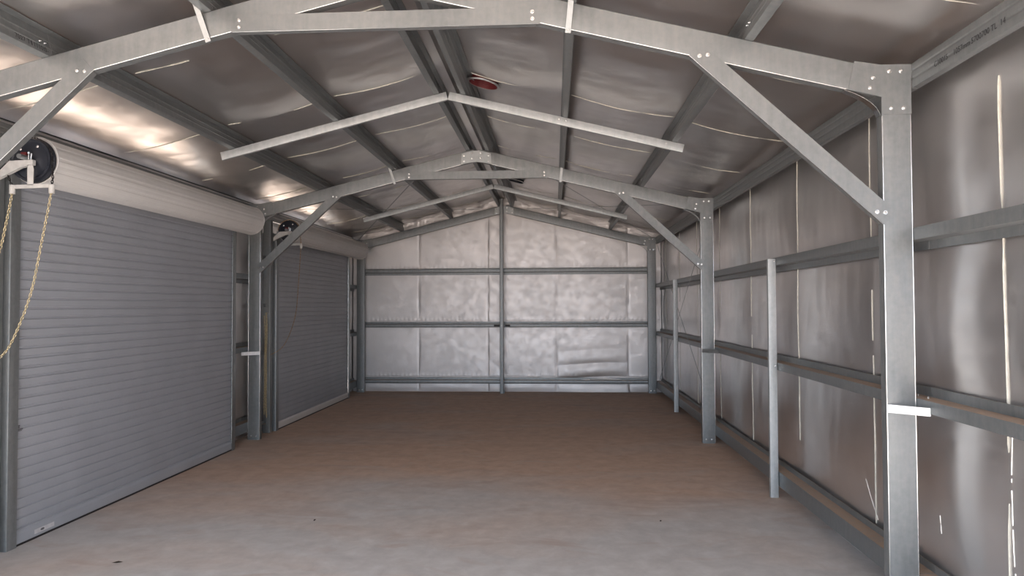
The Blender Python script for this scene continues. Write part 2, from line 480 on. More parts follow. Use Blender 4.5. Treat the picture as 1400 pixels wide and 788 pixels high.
# right eave purlin: text runs towards the camera (reads left to right from inside the shed)
par = PURL[('e', 1, 0)]
for txt, ya in (('C10015', 3.74), ('1057mm', 3.565), ('5700700', 3.415), ('TL', 3.265), ('14', 3.20)):
    lettering(txt, .040, frame_mat((2.9500, ya, 2.930), (0, -1, 0), (0, 0, 1)), ink, par)
# lower left purlin: text on the web that faces the camera side
par = PURL[(-2.02, 0)]
e = V((-CT, 0, -SN)); n = V((-SN, 0, CT)); O = V((-2.02, 0, zraf(2.02)+VR+.0018))-e*.0022
for txt, ya in (('7027 T1', 3.715), ('11110:0', 3.835), ('-', 3.965)):
    lettering(txt, .040, frame_mat(O+n*.016+V((0, ya, 0)), (0, 1, 0), n), ink, par)

# ------------------------------------------------------------------ purlin bridging: a ridged pair of channels under the purlins
for yb, lab, word in ((6.42, 'pale peaked purlin bridging bar across the middle bay, %s arm', 'm'), (11.36, 'pale peaked purlin bridging bar across the far bay, %s arm', 'f')):
    for s in (-1, 1):
        root = thing('purlin_bridging', (s*1.05, yb, zraf(1.05)+.1), lab % SIDE[s], 'bridging bar', 'purlin bridging bars')
        e = V((s*CT, 0, -SN)); n = V((s*SN, 0, CT))
        bm = bmesh.new(); O = V((0, yb, zraf(0)+VR-(.0015 if word == 'm' else .005)-.0775))
        pr = sheet_profile(cpath(.074, .03, .001)[1:5], .0022, .004, 2)
        prism(bm, pr, O, (0, 1, 0), n, e, 0.0, 2.145/CT)
        bmesh.ops.bisect_plane(bm, geom=bm.verts[:]+bm.edges[:]+bm.faces[:], plane_co=(s*.0015, 0, 0), plane_no=(-s, 0, 0), clear_outer=True)
        obj('channel', bm, galv_light, root, 40)
        if s > 0 and word == 'm':
            for x in (1.03, 1.09, 2.0): bolt(root, x, yb-.0015, zraf(x)+VR-.03, SCREW, None, 'screw')

# ------------------------------------------------------------------ girts
def girt(name, path, O, P, Q, L, l0, l1, label, cat='girt', group='wall girts'):
    O = V(O); mid = O+V(L)*((l0+l1)/2)
    root = thing(name, mid, label, cat, group)
    bm = bmesh.new(); prism(bm, sheet_profile(path, .0024, .005, 2), O, P, Q, L, l0, l1)
    obj('section', bm, galv, root, 30); return root
GU = [(.012, .068), (0, .068), (0, 0), (.098, 0), (.098, -.05)]          # web low, inner lip up
GM = [(.0, -.066), (0, 0), (.098, 0), (.098, .055)]                       # web high, inner lip down
GL = [(.0, -.125), (0, 0), (.098, 0), (.098, .045)]
HT = [('upper', GU, 2.055), ('middle', GM, 1.188), ('bottom', GL, .226)]
BN = ['nearest', 'middle', 'far']
for lv, path, z in HT:
    for bay in range(3):
        y0 = Y[bay]+.035 if bay else YF+.01
        y1 = Y[bay+1]+.030 if bay < 2 else YB-.02
        g = girt('wall_girt', path, (2.951, 0, z), (1, 0, 0), (0, 0, 1), (0, 1, 0), y0, y1, '%s galvanised girt rail on the right wall, %s bay' % (lv, BN[bay]))
        if lv == 'upper' and bay:
            for yy in (y0+.06, y0+.12): bolt(g, 2.949, yy, z+.035, SCREW, (0, 0, math.radians(-90)), 'screw')
        if lv == 'middle':
            for yy in (y1-.05, y0+.05): bolt(g, 3.0, yy, z+.0015, SCREW, (math.radians(-90), 0, 0), 'screw')
# left wall: short lengths between door jambs and columns
LS = [(3.985+.03, 4.585, 'before the first roller door'), (8.26, Y[2]+.03, 'between the first roller door and its column'), (Y[2]+.035, 9.20, 'just before the second roller door'), (12.98, YB-.02, 'beyond the second roller door')]
for lv, path, z in HT:
    for y0, y1, w in LS:
        girt('wall_girt', path, (-2.951, 0, z), (-1, 0, 0), (0, 0, 1), (0, 1, 0), y0, y1, '%s short girt on the left wall %s' % (lv, w))
# end wall
BG = [('upper', [(.012, .075), (0, .075), (0, 0), (.098, 0), (.098, -.05)], 2.372), ('middle', [(.012, -.065), (0, -.065), (0, 0), (.098, 0), (.098, .045)], 1.345), ('bottom', [(.012, -.065), (0, -.065), (0, 0), (.098, 0), (.098, .045)], .236)]
for lv, path, z in BG:
    for s in (-1, 1):
        g = girt('wall_girt', path, (0, 13.85, z), (0, 1, 0), (0, 0, 1), (1, 0, 0), -2.93 if s < 0 else -.028, -.032 if s < 0 else 2.93, '%s galvanised girt across the end wall, %s half' % (lv, SIDE[s]))
        if lv == 'middle':
            bm = bmesh.new(); x0 = -.215 if s < 0 else .005
            box(bm, (x0, 13.8462, z-.050), (x0+(.13 if s < 0 else .10), 13.8487, z-.012)); o = obj('slot', bm, rubber, g); o['label'] = 'dark slot cut in the girt'

# gable mullion
root = thing('gable_mullion', (-.048, 13.68, 0), 'slim steel mullion standing in the centre of the end wall', 'steel post')
bm = bmesh.new()
prism(bm, sheet_profile([(-.0, .0), (.0, 0)] and cpath(.066, .10, .0015)[1:5], .0026, .005), (-.083, 13.655, 0), (0, 1, 0), (1, 0, 0), (0, 0, 1), .0, 3.80)
obj('channel', bm, galv, root, 40)
bm = bmesh.new(); box(bm, (-.09, 13.65, 0), (-.01, 13.76, .005)); box(bm, (-.008, 13.665, .0), (-.002, 13.75, .09)); obj('base_cleat', bm, galv_dark, root)
for z in (3.35, 1.32, .21): bolt(root, -.05, 13.652, z, SCREW, None, 'screw')

# wall girt bridging struts on the right
for yb, lab in ((6.37, 'slim vertical steel strut on the right wall, nearer of two'), (11.36, 'slim vertical steel strut on the right wall in the far bay')):
    root = thing('girt_bridging', (2.91, yb, 0), lab, 'strut', 'vertical bridging struts on the right wall')
    bm = bmesh.new()
    prism(bm, sheet_profile(cpath(.068, .036, .001)[1:5], .0022, .004, 2), (2.876, yb, 0), (0, 1, 0), (1, 0, 0), (0, 0, 1), .0, 2.11)
    obj('channel', bm, galv_light, root, 40)
    for z in (2.09, 1.16): bolt(root, 2.93, yb-.0015, z, SCREW, None, 'screw')

# girt cleats: flat bars across the columns at mid height
for (f, s, m, z, lab) in ((1, 1, white, 1.110, 'bright white flat cleat across the nearest right column'), (2, -1, white, 1.088, 'bright white flat cleat across the column between the roller doors'), (2, 1, galv_dark, 1.118, 'dark flat cleat across the right column of the middle frame')):
    root = thing('girt_cleat', (s*2.9, Y[f], z), lab, 'cleat', 'flat cleats across the columns')
    bm = bmesh.new()
    p0, p1 = V((s*2.793, Y[f]-.0045, z)), V((s*2.9485, Y[f]-(.143 if f == 1 else .19), z))
    d = (p1-p0).normalized(); nn = V((0, 0, 1)).cross(d); nn = nn if nn.y < 0 else -nn
    prism(bm, [(0, 0), (.003, 0), (.003, .044), (0, .044)], p0, nn, (0, 0, 1), d, 0, (p1-p0).length)
    prism(bm, [(0, 0), (.003, 0), (.003, .044), (0, .044)], p0, (0, -1, 0), (0, 0, 1), (s, 0, 0), -.0, .02)
    obj('bar', bm, m, root)
    bolt(root, s*2.803, Y[f]-.0085, z+.022, SCREW)

# ------------------------------------------------------------------ strap bracing
def strap(a, b, w, t, nrm, label, group, name='bracing_strap'):
    a, b, nrm = V(a), V(b), V(nrm).normalized(); d = (b-a).normalized(); u = nrm.cross(d).normalized()
    root = thing(name, (a+b)/2, label, 'strap', group)
    bm = bmesh.new(); prism(bm, [(-w/2, 0), (w/2, 0), (w/2, t), (-w/2, t)], a, u, nrm, d, 0, (b-a).length)
    obj('band', bm, galv_dark, root)
    q = a+d*.06+nrm*t
    return root
strap((2.9496, 13.70, 2.93), (2.9496, 8.90, .28), .024, .0012, (-1, 0, 0), 'diagonal flat bracing strap on the right wall, high end in the far corner', 'wall bracing straps')
strap((2.9482, 8.90, 2.90), (2.9482, 13.70, .13), .024, .0012, (-1, 0, 0), 'diagonal flat bracing strap on the right wall, low end in the far corner', 'wall bracing straps')
for s in (-1, 1):
    n = (s*SN, 0, CT)
    for (xa, ya, xb, yb, w) in ((.6, 8.90, 2.90, 13.62, 'falling to the far eave'), (2.90, 8.92, .45, 13.60, 'rising to the far peak')):
        v = VR-.0012
        off = .0 if w[0] == 'f' else .0016
        strap((s*xa, ya, zraf(xa, v-off)), (s*xb, yb, zraf(xb, v-off)), .024, .0012, n, 'thin roof bracing strap, far bay %s slope, %s' % (SIDE[s], w), 'roof bracing straps')

# ------------------------------------------------------------------ roller doors
def roller_door(y0, y1, xd, ytop0, ytop1, cz, r, label, first):
    root = thing('roller_door', (xd, (y0+y1)/2, 0), label, 'roller door', 'roller doors in the left wall')
    # ribbed curtain, profile (depth, height)
    pitch = .0715; prof = []; z = .105
    prof.append((0, z))
    while z < cz-.02:
        for dz, dx in ((.008, 0), (.0125, -.0095), (.0265, -.0095), (.031, 0)):
            prof.append((dx, z+dz))
        z += pitch
    prof.append((0, z))
    bm = bmesh.new(); prev = None
    for dx, zz in prof:
        cur = (bm.verts.new((xd+dx, y0, zz)), bm.verts.new((xd+dx, y1, zz)))
        if prev: bm.faces.new((prev[0], prev[1], cur[1], cur[0]))
        prev = cur
    obj('curtain', bm, door_paint, root)
    bm = bmesh.new()           # bottom rail
    pr = [(-.012, .016), (.012, .016), (.014, .022), (.014, .085), (.010, .094), (.002, .106), (-.012, .106)]
    prism(bm, pr, (xd, 0, 0), (1, 0, 0), (0, 0, 1), (0, 1, 0), y0+.004, y1-.004)
    obj('bottom_rail', bm, door_paint if first else drum_paint, root)
    bm = bmesh.new(); box(bm, (xd-.010, y0+.004, .0), (xd+.010, y1-.004, .016)); obj('rubber_seal', bm, rubber, root)
    # side guides
    for yy, d in ((y0, -1), (y1, 1)):
        bm = bmesh.new()
        path = [(-.035, .022), (.0, .022), (.055, .022), (.055, -.028), (.0, -.028), (-.035, -.028)]
        prism(bm, sheet_profile(path, .003, .004, 2), (xd, yy, 0), (0, d, 0), (1, 0, 0), (0, 0, 1), .0, cz-.035)
        obj('side_guide', bm, galv_dark, root, 40)
    # drum of rolled curtain
    bm = bmesh.new(); c0 = V((-2.650, ytop0, cz)); c1 = V((-2.650, ytop1, cz)); N = 144; prev = None
    rings = []
    for c in (c0, c1):
        rg = []
        for k in range(N):
            a = 2*math.pi*k/N; ph = (k % 12)/12
            rr = r - (.0045 if ph < .17 else 0) - (.002 if .45 < ph < .6 else 0)
            rg.append(bm.verts.new(c+V((math.cos(a)*rr, 0, math.sin(a)*rr))))
        rings.append(rg)
    for k in range(N): bm.faces.new((rings[0][k], rings[0][(k+1) % N], rings[1][(k+1) % N], rings[1][k]))
    bm.faces.new(rings[0]); bm.faces.new(rings[1][::-1])
    obj('drum', bm, drum_paint, root, 25)
    for c, d in ((c0, -1), (c1, 1)):           # rolled end rims
        bm = bmesh.new()
        pts = [c+V((math.cos(2*math.pi*k/48)*(r-.002), d*.002, math.sin(2*math.pi*k/48)*(r-.002))) for k in range(48)]
        tube(bm, pts, .005, 6, True)
        obj('drum_rim', bm, drum_paint, root, 60)
    # axle
    bm = bmesh.new(); lathe(bm, [(0, 0), (0, .017), (.17, .017), (.17, 0)], c0-V((0, .16, 0)), (0, 1, 0), 16)
    lathe(bm, [(0, 0), (0, .017), (.12, .017), (.12, 0)], c1, (0, 1, 0), 16)
    obj('axle', bm, galv_dark, root, 40)
    # far bearing bracket
    bm = bmesh.new(); yb = c1.y+.05
    box(bm, (-2.95, yb, cz-.06), (-2.60, yb+.006, cz-.02)); box(bm, (-2.95, yb, cz-.02), (-2.62, yb+.045, cz-.015))
    obj('bearing_bracket', bm, galv, root)
    # chain wheel
    yw = ytop0-.055
    wheel = bmesh.new(); rw = r-.010
    lathe(wheel, [(0, 0), (0, rw*.3), (.004, rw*.34), (.004, rw*.80), (-.004, rw*.86), (-.004, rw*.94), (.006, rw*.955), (.014, rw*.93), (.022, rw*.95), (.032, rw), (.046, rw), (.046, 0)], (-2.650, yw, cz-.005), (0, 1, 0), 56)
    w = obj('chain_wheel', wheel, black, root, 35); w['label'] = 'black round chain wheel'
    bm = bmesh.new()
    for k in range(4):
        a = math.radians(62+k*72)
        lathe(bm, [(0, .009), (-.004, .009), (-.006, .005), (-.006, 0)], (-2.650+math.cos(a)*.105, yw-.001 if False else yw+.004, cz-.005+math.sin(a)*.105), (0, 1, 0), 12)
    obj('rivet', bm, zinc, w, 40)
    # cream chain bracket
    yk = yw-.048
    bm = bmesh.new()
    def P(x, yy): return (-2.456-(74-x)*.00530, 2.487+(265-yy)*.00503)     # outline taken once, in metres at the wheel
    off = (-2.650+2.648, cz-2.733)
    def poly(pts, d0, d1):
        q = [(P(*p)[0]+off[0], P(*p)[1]+off[1]) for p in pts]; plate(bm, q[::-1], yk+d0, yk+d1)
    poly([(0, 236), (16.5, 220), (48, 219), (48, 226), (31, 229.5), (0, 245)], 0, .030)
    poly([(41, 226), (48, 226), (49.5, 232), (49, 254), (41, 254)], 0, .004)
    poly([(21, 253.5), (73, 252.5), (73, 257.5), (21, 258.5)], 0, .012)
    b = obj('chain_bracket', bm, cream, root); b['label'] = 'cream painted chain guide bracket'
    bm = bmesh.new()
    for px in (20, 73.5):
        c = P(px, 259); lathe(bm, [(-.032, .014), (-.032, .019), (.028, .019), (.028, .014), (-.032, .014)], (c[0]+off[0], yk+.006, c[1]+off[1]), (0, 0, 1), 16)
    obj('guide_tube', bm, cream, b, 40)
    bm = bmesh.new(); c = P(35.5, 213); x0, z0 = c[0]+off[0], c[1]+off[1]
    box(bm, (x0-.022, yk+.002, z0-.024), (x0+.014, yk+.028, z0+.024)); obj('brake_block', bm, red, b)
    bm = bmesh.new()
    tube(bm, [(x0+.028, yk+.014, z0-.026), (x0+.028, yk+.014, z0+.028)], .006); tube(bm, [(x0+.044, yk+.014, z0-.026), (x0+.048, yk+.014, z0+.016)], .006)
    lathe(bm, [(0, .012), (.008, .012), (.008, 0)], (x0+.028, yk+.014, z0+.014), (0, 0, 1), 6)
    obj('clamp_bolt', bm, zinc, b, 40)
    return root, yk, cz

d1, yk1, cz1 = roller_door(4.765, 8.165, -2.858, 4.70, 8.20, 2.733, .166, 'large closed grey roller door nearest the camera, with pale drum and label', True)
d2, yk2, cz2 = roller_door(9.50, 12.88, -2.858, 9.46, 12.93, 2.745, .163, 'smaller looking closed grey roller door in the far bay', False)
# label plate and printed marks on the first door
bm = bmesh.new(); box(bm, (-2.8440, 4.984, .036), (-2.8430, 5.189, .068)); st = obj('label_plate', bm, sticker, d1); st['label'] = 'small pale maker label with a dark oval mark'
bm = bmesh.new(); lathe(bm, [(0, .016), (.0006, .016), (.0006, 0)], (0, 0, 0), (1, 0, 0), 20)
bmesh.ops.scale(bm, vec=(1, 1.25, .55), verts=bm.verts[:]); bmesh.ops.translate(bm, vec=(-2.8430, 5.065, .052), verts=bm.verts[:])
lathe(bm, [(0, .004), (.0009, .004), (.0009, 0)], (-2.8430, 5.065, .052), (1, 0, 0), 12)
obj('label_emblem', bm, stamp_m, st)
bm = bmesh.new()
for (ya, yb, za, zb) in ((4.775, 4.800, .846, .862), (4.775, 4.800, .812, .822), (4.775, 4.783, .812, .862), (4.794, 4.803, .814, .832), (4.806, 4.842, .850, .860), (4.806, 4.838, .838, .848), (4.812, 4.870, .824, .834), (4.806, 4.86, .816, .822)):
    box(bm, (-2.8535, ya, za), (-2.8528, yb, zb))
o = obj('printed_mark', bm, stamp_m, d1); o['label'] = 'faded dark printed block mark'

# jamb studs beside the doors
JL = [(4.60, 'steel jamb stud at the near edge of the first roller door'), (9.30, 'steel jamb stud at the near edge of the second roller door'), (8.235, 'narrow steel jamb stud at the far edge of the first roller door'), (12.955, 'narrow steel jamb stud at the far edge of the second roller door')]
for i, (yj, lab) in enumerate(JL):
    root = thing('door_jamb', (-2.90, yj, 0), lab, 'steel post', 'door jamb studs')
    bm = bmesh.new(); w = .098 if i < 2 else .09
    near = i < 2
    prism(bm, sheet_profile(cpath(.10, .075 if near else .03, .001)[1:5], .0026, .005), (-2.862, yj, 0), (0, 1, 0), (-1, 0, 0), (0, 0, 1), .0, 2.62 if not near else 2.88)
    obj('channel', bm, galv, root, 40)
    if near:
        for z in (2.37, 1.72, 1.09, .46, .15):
            bm = bmesh.new(); box(bm, (-2.93, yj-.11, z-.022), (-2.926, yj-.002, z+.022)); box(bm, (-2.926, yj-.11, z-.022), (-2.90, yj-.002, z-.018)); obj('cleat', bm, galv, root)

# ------------------------------------------------------------------ chains
def resample(pts, step):
    pts = [V(p) for p in pts]; out = [pts[0]]; acc = 0
    for a, b in zip(pts, pts[1:]):
        L = (b-a).length; t = step-acc
        while t <= L: out.append(a+(b-a)*(t/L)); t += step
        acc = (acc+L) % step if t-step <= L else acc
        acc = L-(t-step)
    return out
def smooth(pts, n=10):
    P_ = [V(p) for p in pts]; P_ = [P_[0]*2-P_[1]]+P_+[P_[-1]*2-P_[-2]]; out = []
    for i in range(1, len(P_)-2):
        p0, p1, p2, p3 = P_[i-1:i+3]
        for k in range(n):
            t = k/n
            out.append(.5*((2*p1)+(-p0+p2)*t+(2*p0-5*p1+4*p2-p3)*t*t+(-p0+3*p1-3*p2+p3)*t**3))
    out.append(P_[-2]); return out
def chain_mesh(bm, path, pitch=.021, wire=.0027, hw=.0075):
    pts = resample(path, pitch)
    for i in range(len(pts)-1):
        a, b = pts[i], pts[i+1]; d = (b-a).normalized(); c = (a+b)/2
        ref = V((1, 0, 0)) if i % 2 else V((0, 1, 0))
        ref = (ref+V((.35, .35, 0))).normalized()
        if i % 2: ref = d.cross(ref)
        u = (ref-d*ref.dot(d)).normalized()
        if u.length < .5: u = V((1, 0, 0))
        hl = pitch*.5+wire*.9
        lp = []
        for k in range(10):
            t = 2*math.pi*k/10; cc, ss = math.cos(t), math.sin(t)
            lp.append(c+d*((hl-hw)*(1 if cc > 0 else -1)*(abs(cc) > .1)+cc*hw)+u*ss*hw)
        tube(bm, lp, wire, 5, True)
def wheelarc(cx, yy, cz, r, a0, a1, n=24):
    return [(cx+math.cos(math.radians(a0+(a1-a0)*k/n))*r, yy, cz+math.sin(math.radians(a0+(a1-a0)*k/n))*r) for k in range(n+1)]
root = thing('hand_chain', (-2.65, 4.6, 1.1), 'brassy hand chain looped from the black wheel of the nearest roller door', 'chain')
yc = yk1+.006
arc = wheelarc(-2.650, 4.653, cz1-.005, .1555, -12, 185)
rt = [(-2.463, yc, 2.54), (-2.466, yc-.002, 2.47), (-2.53, yc, 2.14), (-2.600, yc, 1.80), (-2.70, yc-.02, 1.50), (-2.775, yc-.04, 1.37), (-2.83, yc-.18, 1.27), (-2.80, 4.10, 1.14)]
lf = [(-2.744, yc, 2.54), (-2.748, yc, 2.47), (-2.79, yc, 2.26), (-2.84, yc, 2.06), (-2.85, yc-.20, 1.6), (-2.80, 4.12, 1.18)]
bm = bmesh.new()
chain_mesh(bm, arc); chain_mesh(bm, smooth([arc[0], (-2.478, 4.635, 2.60), rt[0]], 6)); chain_mesh(bm, smooth([arc[-1], (-2.790, 4.62, 2.62), lf[0]], 6))
obj('wheel_links', bm, rubber, root, 60)['label'] = 'dark greasy links over the wheel'
bm = bmesh.new(); chain_mesh(bm, smooth(rt)); chain_mesh(bm, smooth(lf)); tube(bm, [(-2.80, 4.10, 1.14), (-2.80, 4.045, 1.16)], .004); obj('hanging_links', bm, chain_m, root, 60)
root = thing('hand_chain', (-2.65, 9.35, 1.2), 'thin orange brown hand chain hanging across the second roller door', 'chain')
yc = yk2+.006
bm = bmesh.new(); arc = wheelarc(-2.650, 9.412, cz2-.005, .1525, -12, 185)
rt = [(-2.463, yc, 2.55), (-2.466, yc, 2.48), (-2.49, yc, 2.1), (-2.53, yc, 1.62), (-2.62, yc, 1.32), (-2.72, yc-.02, 1.14), (-2.855, 9.295, 1.05)]
chain_mesh(bm, arc); chain_mesh(bm, smooth([arc[0], (-2.478, 9.395, 2.61), rt[0]], 6)); chain_mesh(bm, smooth(rt), .021, .0022, .006)
obj('orange_links', bm, chain_o, root, 60)
bm = bmesh.new()
for k, (dx, zt, zb_) in enumerate(((0, 1.62, .30), (.012, 1.60, .20), (-.012, 1.58, .26))):
    pts = [(-2.895+dx+.006*math.sin(z*9+k), 9.235-.012*math.cos(z*7+k), z) for z in [zt-(zt-zb_)*i/14 for i in range(15)]]
    chain_mesh(bm, smooth(pts, 4), .021, .0035, .0095)
tube(bm, [(-2.895, 9.235, 1.61), (-2.895, 9.30, 1.62)], .004)
obj('bundled_links', bm, chain_m, root, 60)['label'] = 'khaki links bundled down the jamb'

# ------------------------------------------------------------------ foil lined shell
def fbm(x, y, z, o=3): return noise.fractal(V((x, y, z)), .7, 2.0, o)
SEAMY = [-.9, .55, 2.0, 3.43, 4.80, 6.22, 7.66, 9.08, 10.50, 11.95, 13.40, YB+.005]
PX_ = [0, .168, 1.06, 2.05, 3.0]; PXL = [0, .081, 1.03, 2.02, 3.0]
def sag(x, s):
    L = PX_ if s > 0 else PXL
    for a, b in zip(L, L[1:]):
        if a <= x <= b:
            t = (x-a)/(b-a); return math.sin(math.pi*t)**1.0*(b-a)
    return 0
holes = [(.340, 6.36, .130), (.365, 11.36, .125)]
def roof_side(s):
    bm = bmesh.new()
    nx = 160
    for i in range(len(SEAMY)-1):
        y0, y1 = SEAMY[i], SEAMY[i+1]; ny = 60
        grid = []
        for j in range(ny+1):
            t = j/ny; yy = y0+(y1-y0)*t; row = []
            for k in range(nx+1):
                x = 3.075*k/nx; sg = sag(x, s)
                # each blanket sheet droops along its far edge and is tucked up at its near edge
                fold = .009*sg*(math.exp(-((1-t)/.10)**2) - .8*math.exp(-(t/.12)**2)) + .007*sg*math.sin(t*math.pi*2+i*1.7)
                crease = .008*sg*fbm(x*.9+i*3.1, yy*1.6, s*4.0) + (.0015+.004*(yy > 9))*min(1, sg*2)*fbm(x*4, yy*5.0, s*2.0+i)
                v = VF - (.020*sg)*(1+.25*math.sin(yy*2.1+x)) - fold + crease
                if x > 2.5: v += .006*fbm(x*2.5, yy*2.2, 9+s)*(x-2.5)*2
                v = min(v, VF-.002)
                row.append(bm.verts.new((s*x, yy, zraf(x)+v)))
            grid.append(row)
        for j in range(ny):
            for k in range(nx):
                c = (grid[j][k].co+grid[j+1][k+1].co)/2
                if s > 0 and any((c.x-hx)**2+(c.y-hy)**2 < (hr+.006)**2 for hx, hy, hr in holes): continue
                bm.faces.new((grid[j][k], grid[j][k+1], grid[j+1][k+1], grid[j+1][k]))
    return struct('ceiling', bm, foil_roof, None, 50)
ceilL, ceilR = roof_side(-1), roof_side(1)
# the exposed cut edge hanging at each lap of the roof blanket
def roof_edges(s, parent):
    bm = bmesh.new(); rnd = random.Random(11+s)
    for i in range(1, len(SEAMY)-1):
        yy = SEAMY[i]-.004; n = 120; prev = None
        for k in range(n+1):
            x = .05+2.95*k/n; sg = sag(x, s); t = 1.0
            wv = max(0, fbm(x*1.3+i*7.7, s*3.0, 5.0)+.22)*.03*min(1, sg*2.2)
            wv = min(wv, .0048)
            fold = .009*sg + .007*sg*math.sin(math.pi*2+(i-1)*1.7)
            v = VF - (.020*sg)*(1+.25*math.sin(SEAMY[i]*2.1+x)) - fold + .008*sg*fbm(x*.9+(i-1)*3.1, SEAMY[i]*1.6, s*4.0)
            z = zraf(x)+min(v, VF-.002)
            cur = (bm.verts.new((s*x, yy, z+.004)), bm.verts.new((s*x, yy-.004, z-wv))) if wv > .0006 else None
            if prev and cur: bm.faces.new((prev[0], cur[0], cur[1], prev[1]))
            prev = cur
    bmesh.ops.delete(bm, geom=[v for v in bm.verts if not v.link_faces], context='VERTS')
    bmesh.ops.solidify(bm, geom=bm.faces[:], thickness=.0015)
    obj('blanket_edge', bm, seam_m, parent)
roof_edges(-1, ceilL); roof_edges(1, ceilR)

# roof sheeting above the foil (outside skin) so the shell has thickness
for s in (-1, 1):
    bm = bmesh.new(); hx = holes
    prism(bm, [(0, VF+.30), (0, VF+.34), (3.25, VF+.34), (3.25, VF+.30)] if False else [(-.0, 0), (3.2/CT, 0), (3.2/CT, .02), (0, .02)], (0, 0, zraf(0)+VF+.16), (s*CT, 0, -SN), (s*SN, 0, CT), (0, 1, 0), YF-.15, YB+.15)
    struct('trim_1' if s < 0 else 'trim_2', bm, galv)

# ventilators let into the roof: dark red throats
VL = ['dark red round roof ventilator opening near the ridge, middle bay', 'small dark round roof ventilator opening near the ridge, far bay']
for i, (hx, hy, hr) in enumerate(holes):
    root = thing('roof_ventilator', (hx, hy, zroof(hx)-.02), VL[i], 'roof vent', 'roof ventilators')
    n = V((SN, 0, CT)); bm = bmesh.new(); c = V((hx, hy, zroof(hx)-.040))
    lathe(bm, [(-.004, hr+.004), (-.004, hr), (.145, hr-.006), (.145, hr-.002), (-.004, hr+.004)], c, n, 48)
    obj('throat', bm, vent_red if i == 0 else black, root, 40)
    bm = bmesh.new(); lathe(bm, [(0, hr+.028), (-.004, hr+.025), (-.008, hr+.004), (0, hr+.004)], c, n, 48); obj('flange_ring', bm, foil_roof, root, 40)
    bm = bmesh.new(); lathe(bm, [(.120, hr-.012), (.120, 0)], c, n, 40)
    for k in range(12):
        a = 2*math.pi*k/12; u = V((CT, 0, -SN)); w = V((0, 1, 0))
        d = u*math.cos(a)+w*math.sin(a); tt = n.cross(d)
        prism(bm, [(-.02, 0), (.02, .018), (.02, .020), (-.02, .002)], c+n*.085, tt, n, d, .02, hr-.016)
    obj('vane', bm, vent_red, root)

# walls
def wall_grid(name, origin, U, Wd, Nn, u0, u1, ztop, disp, m, du=.045, dz=.045, z0=0.0, seams=(), skip=None, edge=None, parent=None):
    O, U, Nn = V(origin), V(U), V(Nn)
    us = [u0]
    cuts = [q for q in seams if u0 < q < u1]+[u1]
    for c in cuts:
        n = max(2, int((c-us[-1])/du)); a = us[-1]; us += [a+(c-a)*k/n for k in range(1, n+1)]
    bm = bmesh.new(); cols = []
    for u in us:
        zt = ztop(u); n = max(2, int((3.0-z0)/dz)); col = []
        for k in range(n+1):
            z = z0+(zt-z0)*k/n
            col.append(bm.verts.new(O+U*u+V((0, 0, z))+Nn*disp(u, z)))
        cols.append(col)
    for i in range(len(us)-1):
        for k in range(len(cols[i])-1):
            if skip and skip((us[i]+us[i+1])/2, z0+(ztop(us[i])-z0)*(k+.5)/(len(cols[i])-1)): continue
            bm.faces.new((cols[i][k], cols[i+1][k], cols[i+1][k+1], cols[i][k+1]))
    bmesh.ops.delete(bm, geom=[v for v in bm.verts if not v.link_faces], context='VERTS')
    return struct(name, bm, m, parent, 60)
GZ = [(-.03), .25, 1.22, 2.03, 3.05]
def between(z, L):
    for a, b in zip(L, L[1:]):
        if a <= z <= b: return math.sin(math.pi*(z-a)/(b-a))
    return 0
def sheet_t(u, L):
    for i, (a, b) in enumerate(zip(L, L[1:])):
        if a <= u <= b: return i, (u-a)/(b-a)
    return 0, 0
def disp_side(u, z, k):
    i, t = sheet_t(u, SEAMY)
    b = .35+.65*between(z, GZ)
    # the blanket bellies out between laps, steeper near one edge
    belly = .028*math.sin(math.pi*t**.8) + .010*math.sin(2*math.pi*t+.5)
    return b*(belly + .006*fbm(u*2.3, z*.6, k)) + .004*fbm(u*6, z*1.2, k+3) - .018
RSEAM = SEAMY[1:-1]
wr = wall_grid('wall_right', (WX, 0, 0), (0, 1, 0), None, (-1, 0, 0), YF, YB, lambda u: 3.09, lambda u, z: disp_side(u, z, 1.0), foil_wall, seams=RSEAM)
DOORS = ((-.6, 2.15), (4.74, 8.19), (9.48, 12.90))
DH = 2.72
def lskip(u, z): return z < DH and any(a < u < b for a, b in DOORS)
wl = wall_grid('wall_left', (-WX, 0, 0), (0, 1, 0), None, (1, 0, 0), YF, YB, lambda u: 3.09, lambda u, z: disp_side(u, z, 8.0), foil_wall, seams=RSEAM, skip=lskip)
BSEAM = [-1.73, -.34, 1.02, 2.43]
BX = [-3.1]+BSEAM+[3.1]; BZ = [-.02, .24, 1.34, 2.38, 3.9]
def disp_back(u, z):
    i, t = sheet_t(u, BX); b = between(z, BZ)
    w_ = BX[i+1]-BX[i]; ed = min(1, min(t, 1-t)*w_/.05)**.5
    d = b*(.007*ed+.007*math.sin(math.pi*t)+.0012*fbm(u*.9+i*3.3+.7, z*1.2+.4, 2.3))
    if i == 3 and z < 1.34:          # slack lower sheet right of centre, folded in waves
        k = (1.34-z)/1.34
        if z > .24: d += k*k*.055*abs(math.sin(z*11.5+.4*math.sin(u*2.2)))*math.sin(math.pi*t)**.5
        else: d += .035*(1-z/.24)*math.sin(math.pi*t*.8)
    if i == 2 and u < 0.05: d += .006*abs(math.sin(z*9+u*8))
    zt = zroof(u)-z
    if zt < .22: d += .014*fbm(u*5, z*8, 4.0)*(1-zt/.22)
    for zg in (.305, 1.415, 2.455):
        if 0 < z-zg < .12: d += .006*math.exp(-(z-zg)/.03)*abs(math.sin(math.pi*u/.085))
    return max(d, -.006)
wb = wall_grid('wall_back', (0, YB, 0), (1, 0, 0), None, (0, -1, 0), -WX, WX, lambda u: zroof(u)-.001, disp_back, foil_back, du=.016, dz=.013, seams=BSEAM)
